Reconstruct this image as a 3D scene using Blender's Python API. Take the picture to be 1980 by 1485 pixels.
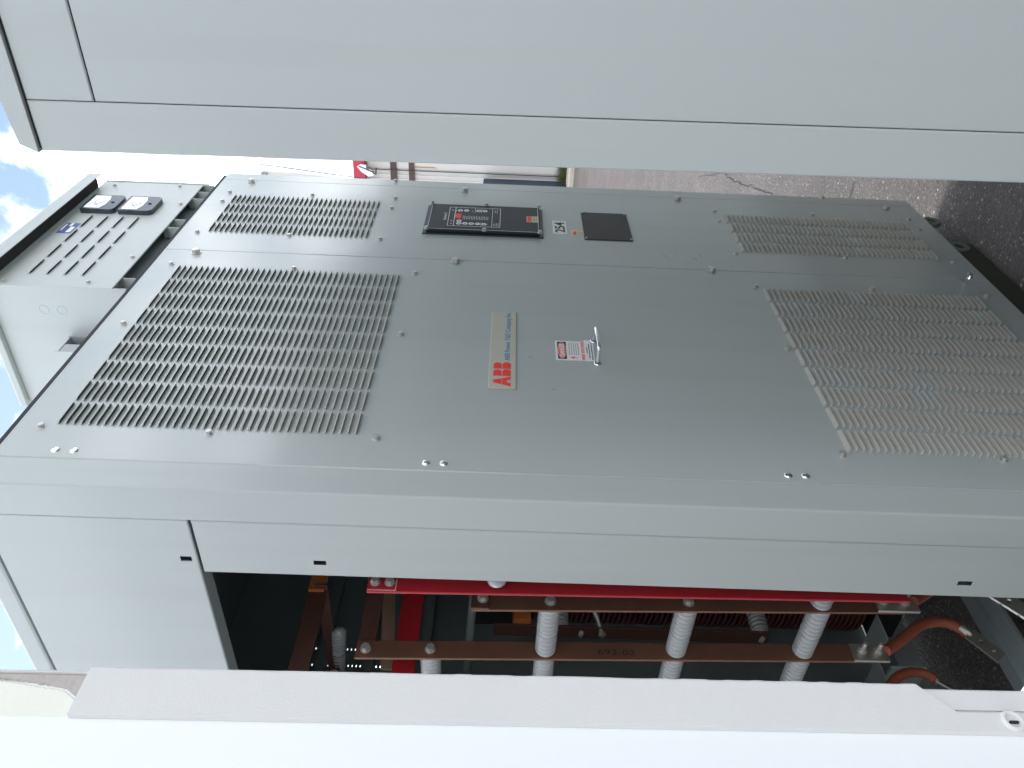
import bpy, bmesh, math, random
from mathutils import Vector, Matrix
random.seed(7)
for o in list(bpy.data.objects): bpy.data.objects.remove(o)
SC = bpy.context.scene
COL = SC.collection
PI = math.pi

# ------------------------------------------------------------------ camera
cam_d = bpy.data.cameras.new('camera'); cam = bpy.data.objects.new('camera', cam_d); COL.objects.link(cam)
FW = Vector((0.81600, 0.57782, -0.01625)); RT = Vector((0.57799, -0.81522, 0.03666)); UP = Vector((-0.00794, 0.03930, 0.99920))
# the photographer held the camera on its side: picture right is world down, picture up is world right
m = Matrix((-UP, RT, -FW)).transposed().to_4x4()
m.translation = Vector((-0.98392, -0.94194, 1.40605))
cam.matrix_world = m
cam_d.sensor_width = 36; cam_d.lens = 36*1517.06/1980
cam_d.clip_start = 0.02; cam_d.clip_end = 500
SC.camera = cam

# ------------------------------------------------------------------ sky, sun, exposure
SUN_EL, SUN_AZ = 57, 22          # azimuth of the sun measured from +Y towards +X
W = bpy.data.worlds.new('World'); SC.world = W; W.use_nodes = True
nt = W.node_tree; N = nt.nodes; L = nt.links; N.clear()
out = N.new('ShaderNodeOutputWorld'); bg = N.new('ShaderNodeBackground')
sky = N.new('ShaderNodeTexSky'); sky.sky_type = 'NISHITA'; sky.sun_disc = False
sky.sun_elevation = math.radians(SUN_EL); sky.sun_rotation = math.radians(SUN_AZ)
sky.air_density = 1.0; sky.dust_density = 0.6; sky.ozone_density = 1.5
tc = N.new('ShaderNodeTexCoord'); mp = N.new('ShaderNodeMapping'); mp.inputs['Scale'].default_value = (2.2, 2.2, 3.6)
mp.inputs['Location'].default_value = (3.7, 0.4, 1.2)
n1 = N.new('ShaderNodeTexNoise'); n1.inputs['Scale'].default_value = 2.8; n1.inputs['Detail'].default_value = 8; n1.inputs['Roughness'].default_value = .52
n1.inputs['Distortion'].default_value = .25
cr = N.new('ShaderNodeValToRGB'); cr.color_ramp.elements[0].position = .49; cr.color_ramp.elements[1].position = .66
cr.color_ramp.interpolation = 'EASE'
mx = N.new('ShaderNodeMix'); mx.data_type = 'RGBA'
L.new(tc.outputs['Generated'], mp.inputs['Vector']); L.new(mp.outputs[0], n1.inputs['Vector']); L.new(n1.outputs['Fac'], cr.inputs['Fac'])
L.new(cr.outputs['Color'], mx.inputs['Factor']); L.new(sky.outputs[0], mx.inputs['A']); mx.inputs['B'].default_value = (33.5, 33.5, 33.0, 1)
# thin veil lightens the blue
veil = N.new('ShaderNodeMix'); veil.data_type = 'RGBA'; veil.inputs['Factor'].default_value = .06
L.new(mx.outputs['Result'], veil.inputs['A']); veil.inputs['B'].default_value = (8.4, 9.0, 9.6, 1)
sx = N.new('ShaderNodeSeparateXYZ'); L.new(tc.outputs['Generated'], sx.inputs[0])
hz = N.new('ShaderNodeMapRange'); hz.interpolation_type = 'SMOOTHSTEP'; hz.inputs['From Min'].default_value = .50; hz.inputs['From Max'].default_value = .06
hz.inputs['To Min'].default_value = 0; hz.inputs['To Max'].default_value = .50; L.new(sx.outputs['Z'], hz.inputs['Value'])
hm = N.new('ShaderNodeMix'); hm.data_type = 'RGBA'; L.new(hz.outputs[0], hm.inputs['Factor']); L.new(veil.outputs['Result'], hm.inputs['A']); hm.inputs['B'].default_value = (13.2, 13.6, 13.6, 1)
L.new(hm.outputs['Result'], bg.inputs['Color']); bg.inputs['Strength'].default_value = 0.10
L.new(bg.outputs[0], out.inputs['Surface'])
sl = bpy.data.lights.new('sun', 'SUN'); sl.energy = 1.5; sl.angle = math.radians(20); sl.color = (1, .95, .88)
so = bpy.data.objects.new('sun', sl); COL.objects.link(so)
el, az = math.radians(SUN_EL), math.radians(SUN_AZ)
sd = Vector((math.sin(az)*math.cos(el), math.cos(az)*math.cos(el), math.sin(el)))
so.rotation_euler = sd.to_track_quat('Z', 'Y').to_euler()
SC.view_settings.view_transform = 'Standard'; SC.view_settings.look = 'None'
SC.view_settings.exposure = 1.12; SC.view_settings.gamma = 1; SC.view_settings.use_curve_mapping = False
SC.cycles.max_bounces = 8

# ------------------------------------------------------------------ materials
def mat(name, col, rough=.5, metal=0, spec=.5, coat=0, noise=0, nscale=6, bump=0, bscale=200, spots=0, spotcol=(.25,.2,.15), streak=0, wave=0, dust=0, dustcol=(.40,.37,.325), dustlow=.2):
    M = bpy.data.materials.new(name); M.use_nodes = True
    t = M.node_tree; n = t.nodes; l = t.links
    b = n['Principled BSDF']
    b.inputs['Roughness'].default_value = rough; b.inputs['Metallic'].default_value = metal
    b.inputs['Specular IOR Level'].default_value = spec
    if coat: b.inputs['Coat Weight'].default_value = coat; b.inputs['Coat Roughness'].default_value = .12
    co = n.new('ShaderNodeTexCoord')
    cur = None
    rgb = n.new('ShaderNodeRGB'); rgb.outputs[0].default_value = (*col, 1); cur = rgb.outputs[0]
    def mixin(fac, c, cur):
        k = n.new('ShaderNodeMix'); k.data_type = 'RGBA'
        l.new(fac, k.inputs['Factor']); l.new(cur, k.inputs['A']); k.inputs['B'].default_value = (*c, 1)
        return k.outputs['Result']
    def ramp(src, a, bb, lo=0, hi=1):
        r = n.new('ShaderNodeMapRange'); r.inputs['From Min'].default_value = a; r.inputs['From Max'].default_value = bb
        r.inputs['To Min'].default_value = lo; r.inputs['To Max'].default_value = hi; l.new(src, r.inputs['Value']); return r.outputs[0]
    if noise:
        a = n.new('ShaderNodeTexNoise'); a.inputs['Scale'].default_value = nscale; a.inputs['Detail'].default_value = 6
        l.new(co.outputs['Object'], a.inputs['Vector'])
        cur = mixin(ramp(a.outputs['Fac'], .1, .9, 0, noise), tuple(c*.55 for c in col), cur)
        rr = ramp(a.outputs['Fac'], .1, .9, rough-.03, min(1, rough+.04)); l.new(rr, b.inputs['Roughness'])
    if spots:
        v = n.new('ShaderNodeTexNoise'); v.inputs['Scale'].default_value = 38; v.inputs['Detail'].default_value = 3
        l.new(co.outputs['Object'], v.inputs['Vector'])
        cur = mixin(ramp(v.outputs['Fac'], .73, .78, 0, spots), spotcol, cur)
    if streak:
        mp_ = n.new('ShaderNodeMapping'); mp_.inputs['Scale'].default_value = (16, 16, 1.1); l.new(co.outputs['Object'], mp_.inputs['Vector'])
        s1 = n.new('ShaderNodeTexNoise'); s1.inputs['Scale'].default_value = 1; s1.inputs['Detail'].default_value = 5; l.new(mp_.outputs[0], s1.inputs['Vector'])
        cur = mixin(ramp(s1.outputs['Fac'], .48, .72, 0, streak), (.33,.32,.28), cur)
        s2 = n.new('ShaderNodeTexNoise'); s2.inputs['Scale'].default_value = 26; s2.inputs['Detail'].default_value = 8; s2.inputs['Roughness'].default_value = .7; l.new(co.outputs['Object'], s2.inputs['Vector'])
        cur = mixin(ramp(s2.outputs['Fac'], .66, .76, 0, streak*1.5), (.30,.27,.22), cur)
    if dust:
        g = n.new('ShaderNodeNewGeometry'); s = n.new('ShaderNodeSeparateXYZ'); l.new(g.outputs['Normal'], s.inputs[0])
        a2 = n.new('ShaderNodeTexNoise'); a2.inputs['Scale'].default_value = 9; a2.inputs['Detail'].default_value = 4
        l.new(g.outputs['Position'], a2.inputs['Vector'])
        f = ramp(s.outputs['Z'], dustlow, .55, 0, dust)
        mm = n.new('ShaderNodeMath'); mm.operation = 'MULTIPLY'; l.new(f, mm.inputs[0]); l.new(ramp(a2.outputs['Fac'], .30, .42, .25, 1), mm.inputs[1])
        cur = mixin(mm.outputs[0], dustcol, cur)
        r2 = n.new('ShaderNodeMath'); r2.operation = 'MAXIMUM'; l.new(mm.outputs[0], r2.inputs[0]); r2.inputs[1].default_value = rough
        l.new(r2.outputs[0], b.inputs['Roughness'])
    l.new(cur, b.inputs['Base Color'])
    if bump:
        a3 = n.new('ShaderNodeTexNoise'); a3.inputs['Scale'].default_value = bscale; a3.inputs['Detail'].default_value = 3
        l.new(co.outputs['Object'], a3.inputs['Vector'])
        bp = n.new('ShaderNodeBump'); bp.inputs['Strength'].default_value = bump; bp.inputs['Distance'].default_value = .002
        l.new(a3.outputs['Fac'], bp.inputs['Height']); l.new(bp.outputs[0], b.inputs['Normal'])
        if wave:
            a4 = n.new('ShaderNodeTexNoise'); a4.inputs['Scale'].default_value = 3.2; a4.inputs['Detail'].default_value = 1
            l.new(co.outputs['Object'], a4.inputs['Vector']); b4 = n.new('ShaderNodeBump'); b4.inputs['Strength'].default_value = wave; b4.inputs['Distance'].default_value = .03
            l.new(a4.outputs['Fac'], b4.inputs['Height']); l.new(b4.outputs[0], bp.inputs['Normal'])
            l.new(bp.outputs[0], b.inputs['Coat Normal'])
    return M
PAINT = (.408, .437, .428)
M = dict(
 paint=mat('grey_enamel', PAINT, .22, spec=.6, coat=.18, noise=.09, nscale=1.6, bump=.05, bscale=260, spots=0, streak=.14, wave=.12),
 paint2=mat('grey_enamel_matt', (.415,.446,.436), .36, spec=.45, noise=.08, nscale=1.3, bump=.05, bscale=260, spots=0, streak=.16),
 louver=mat('louver_enamel', (.38,.42,.42), .35, spec=.5, noise=.2, nscale=30, dust=.95),
 inner=mat('inner_enamel', (.30,.34,.34), .5, noise=.2, nscale=4),
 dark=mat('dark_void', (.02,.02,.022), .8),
 galv=mat('inner_rear', (.22,.26,.26), .45, noise=.3, nscale=5),
 steel=mat('zinc_steel', (.58,.56,.52), .36, metal=.65, noise=.2, nscale=60),
 chrome=mat('bright_chrome', (.85,.86,.88), .12, metal=1),
 copper=mat('aged_copper', (.25,.12,.075), .42, metal=.45, noise=.75, nscale=11, bump=.15, bscale=90),
 copperdark=mat('dark_copper', (.14,.065,.05), .48, metal=.35, noise=.6, nscale=9),
 copperpale=mat('pale_copper', (.40,.26,.18), .5, metal=.15, noise=.5, nscale=9),
 orange=mat('orange_block', (.55,.16,.03), .5, noise=.3, nscale=20),
 red=mat('red_glass_polyester', (.42,.016,.024), .38, noise=.35, nscale=14),
 redpale=mat('pale_red_outline', (.70,.30,.33), .5),
 porcelain=mat('grey_insulator', (.40,.41,.42), .22, spec=.6, coat=.4, noise=.15, nscale=18),
 coil=mat('coil_varnish', (.17,.045,.038), .45, noise=.5, nscale=12),
 cable=mat('red_cable', (.33,.085,.045), .6, noise=.6, nscale=25, bump=.2, bscale=60),
 tin=mat('tinned_lug', (.50,.48,.42), .38, metal=.85, noise=.35, nscale=22),
 black=mat('black_plastic', (.02,.028,.03), .35, spec=.5, noise=.3, nscale=30),
 scuff=mat('scuff_brown', (.26,.24,.20), .7, noise=.3, nscale=80), meterblack=mat('meter_housing', (.018,.035,.042), .22, spec=.7),
 slate=mat('relay_face', (.024,.029,.040), .42, spec=.25, noise=.3, nscale=9),
 plate=mat('black_plate', (.022,.018,.02), .5, noise=.4, nscale=30),
 white=mat('white_print', (.78,.78,.77), .5), dial=mat('dial_white', (.85,.87,.92), .35, noise=.1, nscale=40),
 beige=mat('beige_badge', (.50,.47,.40), .45, noise=.1, nscale=30), cream=mat('cream_label', (.62,.56,.40), .5),
 redink=mat('red_ink', (.80,.045,.035), .45), blueink=mat('blue_ink', (.04,.20,.42), .5), blackink=mat('black_ink', (.015,.015,.018), .5),
 bluest=mat('blue_sticker', (.08,.12,.33), .45, noise=.5, nscale=60), greyink=mat('grey_ink', (.22,.22,.22), .6), lineink=mat('pale_line', (.62,.65,.66), .5),
 olive=mat('olive_skid', (.045,.048,.035), .6, noise=.4, nscale=14), lug=mat('grey_lug', (.16,.19,.17), .6, noise=.5, nscale=20),
 gel=mat('white_gelcoat', (.86,.88,.89), .5, noise=.05, nscale=3, bump=.08, bscale=120),
 tape=mat('grimy_foam_strip', (.70,.69,.68), .9, noise=.10, nscale=14, bump=.18, bscale=700, spots=.35, spotcol=(.4,.33,.28)),
 yellow=mat('yellowed_glue', (.84,.83,.74), .7, noise=.12, nscale=22, bump=.3, bscale=80),
 cork=mat('torn_backing', (.52,.47,.44), .9, noise=.5, nscale=50, bump=.8, bscale=150),
 wall=mat('white_cladding', (.66,.63,.60), .6, noise=.18, nscale=3), brown=mat('brown_band', (.10,.055,.05), .6, noise=.5, nscale=4),
 redband=mat('red_fascia', (.50,.03,.06), .5), navy=mat('navy_panel', (.035,.055,.09), .5, noise=.4, nscale=3),
 kerb=mat('pale_kerb', (.50,.44,.37), .8, noise=.3, nscale=3), weed=mat('weed_green', (.08,.10,.025), .8, noise=.4, nscale=6),
 rust=mat('rust_stain', (.52,.30,.14), .8, noise=.5, nscale=9), wire=mat('dark_wire', (.05,.05,.06), .5), greyroof=mat('grey_eave', (.30,.30,.32), .6, noise=.4, nscale=3),
 pinkstone=mat('pale_pebble', (.42,.37,.33), .8, noise=.3, nscale=60),
)

def asphalt():
    Mx = bpy.data.materials.new('worn_asphalt'); Mx.use_nodes = True
    t = Mx.node_tree; n = t.nodes; l = t.links; b = n['Principled BSDF']; b.inputs['Roughness'].default_value = .85
    g = n.new('ShaderNodeNewGeometry')
    def noise(s, d=4):
        a = n.new('ShaderNodeTexNoise'); a.inputs['Scale'].default_value = s; a.inputs['Detail'].default_value = d; l.new(g.outputs['Position'], a.inputs['Vector']); return a.outputs['Fac']
    def mr(src, a, bb, lo=0, hi=1):
        r = n.new('ShaderNodeMapRange'); r.inputs['From Min'].default_value = a; r.inputs['From Max'].default_value = bb; r.inputs['To Min'].default_value = lo; r.inputs['To Max'].default_value = hi
        l.new(src, r.inputs['Value']); return r.outputs[0]
    def mix(f, A, B):
        k = n.new('ShaderNodeMix'); k.data_type = 'RGBA'; l.new(f, k.inputs['Factor'])
        for s_, v in (('A', A), ('B', B)):
            if isinstance(v, tuple): k.inputs[s_].default_value = (*v, 1)
            else: l.new(v, k.inputs[s_])
        return k.outputs['Result']
    c = mix(mr(noise(2.2), .35, .65), (.142, .128, .122), (.105, .094, .090))
    v = n.new('ShaderNodeTexVoronoi'); v.inputs['Scale'].default_value = 120; l.new(g.outputs['Position'], v.inputs['Vector'])
    sp = n.new('ShaderNodeSeparateColor'); l.new(v.outputs['Color'], sp.inputs[0])
    c = mix(mr(sp.outputs[0], .0, 1, 0, .55), c, (.045, .04, .04))
    st = n.new('ShaderNodeMath'); st.operation = 'MULTIPLY'; l.new(mr(sp.outputs[1], .86, .88), st.inputs[0]); l.new(mr(v.outputs['Distance'], .45, .30), st.inputs[1])
    c = mix(st.outputs[0], c, (.30, .26, .22))
    v2 = n.new('ShaderNodeTexVoronoi'); v2.inputs['Scale'].default_value = 60; l.new(g.outputs['Position'], v2.inputs['Vector'])
    sp2 = n.new('ShaderNodeSeparateColor'); l.new(v2.outputs['Color'], sp2.inputs[0])
    s3 = n.new('ShaderNodeMath'); s3.operation = 'MULTIPLY'; l.new(mr(sp2.outputs[1], .955, .96), s3.inputs[0]); l.new(mr(v2.outputs['Distance'], .34, .25), s3.inputs[1])
    c = mix(s3.outputs[0], c, (.36, .32, .27))
    l.new(c, b.inputs['Base Color'])
    bp = n.new('ShaderNodeBump'); bp.inputs['Strength'].default_value = .8; bp.inputs['Distance'].default_value = .0055
    l.new(v.outputs['Distance'], bp.inputs['Height']); l.new(bp.outputs[0], b.inputs['Normal'])
    return Mx
M['asphalt'] = asphalt()

# ------------------------------------------------------------------ mesh helpers
class MB:
    def __init__(s): s.v = []; s.f = []; s.sm = []
    def add(s, vs, fs, smooth=False):
        o = len(s.v); s.v += [tuple(v) for v in vs]; s.f += [tuple(i+o for i in f) for f in fs]; s.sm += [smooth]*len(fs); return s
    def box(s, x0, x1, y0, y1, z0, z1, c=0):
        if x0 > x1: x0, x1 = x1, x0
        if y0 > y1: y0, y1 = y1, y0
        if z0 > z1: z0, z1 = z1, z0
        if c <= 0:
            vs = [(x0,y0,z0),(x1,y0,z0),(x1,y1,z0),(x0,y1,z0),(x0,y0,z1),(x1,y0,z1),(x1,y1,z1),(x0,y1,z1)]
            return s.add(vs, [(3,2,1,0),(4,5,6,7),(0,1,5,4),(1,2,6,5),(2,3,7,6),(3,0,4,7)])
        c = min(c, (x1-x0)*.45, (y1-y0)*.45, (z1-z0)*.45)
        bm = bmesh.new(); bmesh.ops.create_cube(bm, size=1)
        for v in bm.verts: v.co = Vector(((x0+x1)/2+v.co.x*(x1-x0), (y0+y1)/2+v.co.y*(y1-y0), (z0+z1)/2+v.co.z*(z1-z0)))
        bmesh.ops.bevel(bm, geom=bm.edges[:], offset=c, segments=2, affect='EDGES', profile=.5)
        bm.verts.index_update()
        s.add([v.co[:] for v in bm.verts], [[v.index for v in f.verts] for f in bm.faces]); bm.free(); return s
    def tube(s, pts, r, n=10, smooth=True, cap=True):
        pts = [Vector(p) for p in pts]; rs = r if isinstance(r, (list, tuple)) else [r]*len(pts)
        rings = []; ref = None
        for i, p in enumerate(pts):
            d = (pts[min(i+1, len(pts)-1)]-pts[max(i-1, 0)]).normalized()
            if ref is None:
                ref = Vector((0,0,1)) if abs(d.z) < .9 else Vector((1,0,0))
            u = (ref - d*ref.dot(d)).normalized(); w = d.cross(u); ref = u
            rings.append([p+u*math.cos(2*PI*k/n)*rs[i]+w*math.sin(2*PI*k/n)*rs[i] for k in range(n)])
        vs = [v for q in rings for v in q]; fs = []
        for i in range(len(pts)-1):
            for k in range(n): a = i*n+k; b_ = i*n+(k+1) % n; fs.append((a, b_, b_+n, a+n))
        s.add(vs, fs, smooth)
        if cap: s.add(rings[0], [tuple(range(n))[::-1]]); s.add(rings[-1], [tuple(range(n))])
        return s
    def lathe(s, org, axis, prof, n=24, smooth=True):
        """prof: (distance along axis, radius)"""
        org = Vector(org); d = Vector(axis).normalized(); ref = Vector((0,0,1)) if abs(d.z) < .9 else Vector((1,0,0))
        u = (ref-d*ref.dot(d)).normalized(); w = d.cross(u); vs = []; fs = []
        for (a, r) in prof:
            for k in range(n): vs.append(org+d*a+(u*math.cos(2*PI*k/n)+w*math.sin(2*PI*k/n))*max(r, 1e-5))
        for i in range(len(prof)-1):
            for k in range(n): a = i*n+k; b_ = i*n+(k+1) % n; fs.append((a, b_, b_+n, a+n))
        return s.add(vs, fs, smooth)
    def prism(s, poly, o, u, v, w, t):
        """polygon in the (u, v) plane at o, thickened by t along w (w = outward normal); front face at o + w*t"""
        o, u, v, w = map(Vector, (o, u, v, w)); n = len(poly)
        A = [o+u*p[0]+v*p[1] for p in poly]; B = [a+w*t for a in A]
        fs = [tuple(range(n, 2*n)), tuple(range(n))[::-1]] + [(i, (i+1) % n, (i+1) % n+n, i+n) for i in range(n)]
        return s.add(A+B, fs)
    def build(s, name, m_, parent=None, shade=None):
        me = bpy.data.meshes.new(name); me.from_pydata(s.v, [], s.f); me.update()
        me.polygons.foreach_set('use_smooth', s.sm if shade is None else [shade]*len(s.f))
        bm = bmesh.new(); bm.from_mesh(me); bmesh.ops.recalc_face_normals(bm, faces=bm.faces[:]) if s.__dict__.get('recalc', True) else None
        bm.to_mesh(me); bm.free()
        if isinstance(m_, str): m_ = M[m_]
        me.materials.append(m_)
        o = bpy.data.objects.new(name, me); COL.objects.link(o); o.parent = parent
        return o

def tag(o, label=None, cat=None, group=None, kind=None):
    if label: o['label'] = label
    if cat: o['category'] = cat
    if group: o['group'] = group
    if kind: o['kind'] = kind
    return o
def thing(name, label, cat, loc=(0,0,0), group=None):
    o = bpy.data.objects.new(name, None); COL.objects.link(o); o.location = loc
    o.empty_display_size = .1
    o.matrix_basis = Matrix.Translation(loc)
    return tag(o, label, cat, group)
def copy(o, loc, parent=None):
    c = o.copy(); COL.objects.link(c); c.parent = parent if parent else o.parent; c.location = loc; return c

def plate(name, m_, parent, o, u, v, w, U0, U1, V0, V1, holes=(), t=.002, ch=.0015):
    """sheet in the u/v plane, front face at o (+w is the outward normal), with rectangular holes cut through and chamfered rim"""
    o, u, v, w = map(Vector, (o, u, v, w))
    us = sorted({round(a, 5) for h in holes for a in h[:2]} | {round(U0+ch, 5), round(U1-ch, 5)})
    vs = sorted({round(a, 5) for h in holes for a in h[2:]} | {round(V0+ch, 5), round(V1-ch, 5)})
    hs = set()
    ui = {a: i for i, a in enumerate(us)}; vi = {a: i for i, a in enumerate(vs)}
    for h in holes:
        for i in range(ui[round(h[0], 5)], ui[round(h[1], 5)]):
            for j in range(vi[round(h[2], 5)], vi[round(h[3], 5)]): hs.add((i, j))
    b = MB(); P = []; nv = len(vs)
    for a in us:
        for c in vs: P.append(o+u*a+v*c)
    back = [p-w*t for p in P]; n = len(P); F = []
    idx = lambda i, j: i*nv+j
    for i in range(len(us)-1):
        for j in range(nv-1):
            if (i, j) in hs:
                for (di, dj, e) in ((-1, 0, (idx(i, j), idx(i, j+1))), (1, 0, (idx(i+1, j), idx(i+1, j+1))), (0, -1, (idx(i, j), idx(i+1, j))), (0, 1, (idx(i, j+1), idx(i+1, j+1)))):
                    if (i+di, j+dj) not in hs: F.append((e[0], e[1], e[1]+n, e[0]+n))
                continue
            F.append((idx(i, j), idx(i+1, j), idx(i+1, j+1), idx(i, j+1)))
    b.v = [tuple(p) for p in P+back]; b.f = F; b.sm = [False]*len(F)
    c4 = [(U0+ch, V0+ch), (U1-ch, V0+ch), (U1-ch, V1-ch), (U0+ch, V1-ch)]; e4 = [(U0, V0), (U1, V0), (U1, V1), (U0, V1)]
    A = [o+u*p[0]+v*p[1] for p in c4]; B = [o+u*p[0]+v*p[1]-w*ch for p in e4]; Cc = [o+u*p[0]+v*p[1]-w*max(t, ch*2) for p in e4]
    b.add(A+B+Cc, [(i, (i+1) % 4, (i+1) % 4+4, i+4) for i in range(4)] + [(i+4, (i+1) % 4+4, (i+1) % 4+8, i+8) for i in range(4)])
    b.recalc = True
    return b.build(name, m_, parent)

def text_mesh(s, size, extr=.0003, bold=0., align='LEFT', sx=1.):
    c = bpy.data.curves.new('txt', 'FONT'); c.body = s; c.size = size; c.extrude = extr; c.offset = bold; c.align_x = align; c.resolution_u = 3
    o = bpy.data.objects.new('txt', c); COL.objects.link(o)
    dg = bpy.context.evaluated_depsgraph_get(); me = bpy.data.meshes.new_from_object(o.evaluated_get(dg))
    bpy.data.objects.remove(o); bpy.data.curves.remove(c)
    vs = [(v.co.x*sx, v.co.y, v.co.z) for v in me.vertices]; fs = [tuple(p.vertices) for p in me.polygons]
    bpy.data.meshes.remove(me)
    return vs, fs
def put_text(mb, s, size, o, u=(1,0,0), v=(0,0,1), w=(0,-1,0), width=None, **k):
    vs, fs = text_mesh(s, size, **k)
    if width:
        x0 = min(p[0] for p in vs); x1 = max(p[0] for p in vs); f = width/(x1-x0); vs = [((p[0]-x0)*f, p[1], p[2]) for p in vs]
    o, u, v, w = map(Vector, (o, u, v, w))
    mb.add([o+u*p[0]+v*p[1]+w*p[2] for p in vs], fs)

X, Y, Z = Vector((1,0,0)), Vector((0,1,0)), Vector((0,0,1))

# ------------------------------------------------------------------ ground
g = MB(); g.add([(-90,-90,0),(90,-90,0),(90,90,0),(-90,90,0)], [(0,1,2,3)]); gr = g.build('ground', 'asphalt'); tag(gr, kind='structure')
crk = MB()
def crack(pts, w):
    vs = []; fs = []
    for i, p in enumerate(pts):
        a = Vector((*p, .004)); d = Vector((*pts[min(i+1, len(pts)-1)], .004))-Vector((*pts[max(i-1, 0)], .004)); d.normalize(); q = Vector((-d.y, d.x, 0))*w*random.uniform(.5, 1.2)
        vs += [a+q, a-q]
    for i in range(len(pts)-1): fs.append((2*i, 2*i+1, 2*i+3, 2*i+2))
    crk.add(vs, fs)
def jig(pts, k=5, a=.008):
    r = []
    for i in range(len(pts)-1):
        for j in range(k):
            f = j/k; r.append((pts[i][0]*(1-f)+pts[i+1][0]*f+random.uniform(-a, a), pts[i][1]*(1-f)+pts[i+1][1]*f+random.uniform(-a, a)))
    return r+[pts[-1]]
crack(jig([(4.6,1.1),(3.972,.824),(3.802,.809),(3.652,.768),(3.518,.736),(3.344,.675),(3.269,.664),(3.0,.58),(2.6,.62)]), .0030)
crack(jig([(2.3,-1.2),(2.093,.147),(2.089,.202),(2.1,.9)], a=.004), .002)
tag(crk.build('ground_crack', 'dark'), kind='structure')
peb = MB()
for i in range(450):
    x = random.uniform(.2, 3.6); y = random.uniform(-1.2, 1.8); r = random.uniform(.0015, .004)
    vs = [Vector(q)*r*random.uniform(.7, 1.3)+Vector((x, y, r*.3)) for q in ((1,0,0),(-1,0,0),(0,1,0),(0,-1,0),(0,0,.8),(0,0,-.8))]
    peb.add(vs, [(0,2,4),(2,1,4),(1,3,4),(3,0,4),(2,0,5),(1,2,5),(3,1,5),(0,3,5)])
tag(peb.build('loose_grit', 'pinkstone'), 'loose pale grit scattered over the asphalt', kind='stuff')

# ------------------------------------------------------------------ louver and bolt meshes
def louver_mb(w, h=.0058, d=.0078, n=8, bank=False):
    """pressed louver: joined to the sheet along its top, open below, ends curled in. local x 0..w, z 0..h, bulge towards -y"""
    b = MB(); e = .0055
    xs = [0, e*.12, e*.4, e, w-e, w-e*.4, w-e*.12, w]; sc = [0, .45, .8, 1, 1, .8, .45, 0]
    prof = [(1, 0), (.90, .05), (.08, .94), (-.10, 1)]      # (z fraction, depth fraction)
    vs = []; nr = len(prof)
    for x, s_ in zip(xs, sc):
        for zf, df in prof:
            lift = (1-s_)*.28                        # the ends curl upward
            vs.append((x, -d*df*s_-.0001, h*(zf*(1-lift)+lift)))
    fs = []
    for i in range(len(xs)-1):
        for j in range(nr-1): fs.append((i*nr+j, i*nr+j+1, (i+1)*nr+j+1, (i+1)*nr+j))
    k = len(vs)
    for x, s_ in zip(xs, sc): vs.append((x, -d*s_*.78-.0001, h*((1-s_)*.28)+.0004))
    for i in range(len(xs)-1): fs.append((i*nr+nr-1, k+i, k+i+1, (i+1)*nr+nr-1))
    for x, s_ in zip(xs, sc): vs.append((x, -d*s_*.42-.0001, h*(.5*(1-(1-s_)*.28)+(1-s_)*.28)))
    k2 = k+len(xs)
    for i in range(len(xs)-1): fs.append((k+i, k2+i, k2+i+1, k+i+1))
    b.add(vs, fs, False); b.recalc = False
    return b
def bolt_mb(r=.0085, h=.006, washer=True):
    b = MB()
    if washer: b.lathe((0,0,0), (0,-1,0), [(0, r*1.22), (.0010, r*1.22), (.0014, r*1.1), (.0014, 0)], 16, False)
    hexa = [(math.cos(k*PI/3)*r, math.sin(k*PI/3)*r) for k in range(6)]
    b.prism(hexa, (0,-.0016,0), X, Z, -Y, h); b.prism([(p[0]*.8, p[1]*.8) for p in hexa], (0,-.0016-h,0), X, Z, -Y, h*.14)
    return b
_bolts = {}
def bolt(parent, x, y, z, r=.0085, h=.006, face='-Y', m_='steel', name='bolt'):
    k = (r, h, m_, name)
    if k not in _bolts:
        o = bolt_mb(r, h).build(name, m_, parent); _bolts[k] = o
    else: o = _bolts[k].copy(); COL.objects.link(o); o.parent = parent
    o.location = (x, y, z)
    o.rotation_euler = (0, random.uniform(0, 1), 0) if face == '-Y' else (random.uniform(0, 1), 0, -PI/2)
    return o

# ------------------------------------------------------------------ THE TRANSFORMER CABINET (centre)
T = thing('transformer_cabinet', 'tall grey transformer cabinet with louvered front doors and open side showing copper bars', 'cabinet')
XR, ZB, ZT, DEP = 1.464, .10, 2.30, 1.30
def bank_holes(xL, w, p, n, zt, pz, rows):
    H = []
    for c in range(n):
        x0 = xL+c*p
        for r_ in range(rows):
            z1 = zt-r_*pz; H.append((x0+.004, x0+w-.004, z1-.0074, z1-.0038))
    return H
BIG = dict(xL=.1625, w=.0640, p=.0726, n=9); SML = dict(xL=1.0220, w=.0552, p=.0670, n=4)
banks_L = [dict(BIG, zt=2.2330, pz=.01418, rows=40), dict(BIG, zt=.7440, pz=.01402, rows=40)]
banks_R = [dict(SML, zt=2.2296, pz=.01439, rows=31), dict(SML, zt=.7455, pz=.01402, rows=40)]
SL, SS = .9055, 1.4095      # seams
FY = 0.0
door_L = plate('left_door', 'paint', T, (0,FY,0), X, Z, -Y, .0685, SL-.0003, ZB, ZT, [h for b in banks_L for h in bank_holes(**b)], t=.0015, ch=.0022)
door_R = plate('right_door', 'paint', T, (0,FY,0), X, Z, -Y, SL+.0003, XR-.0005, ZB, ZT, [h for b in banks_R for h in bank_holes(**b)], t=.0015, ch=.0022)
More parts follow.
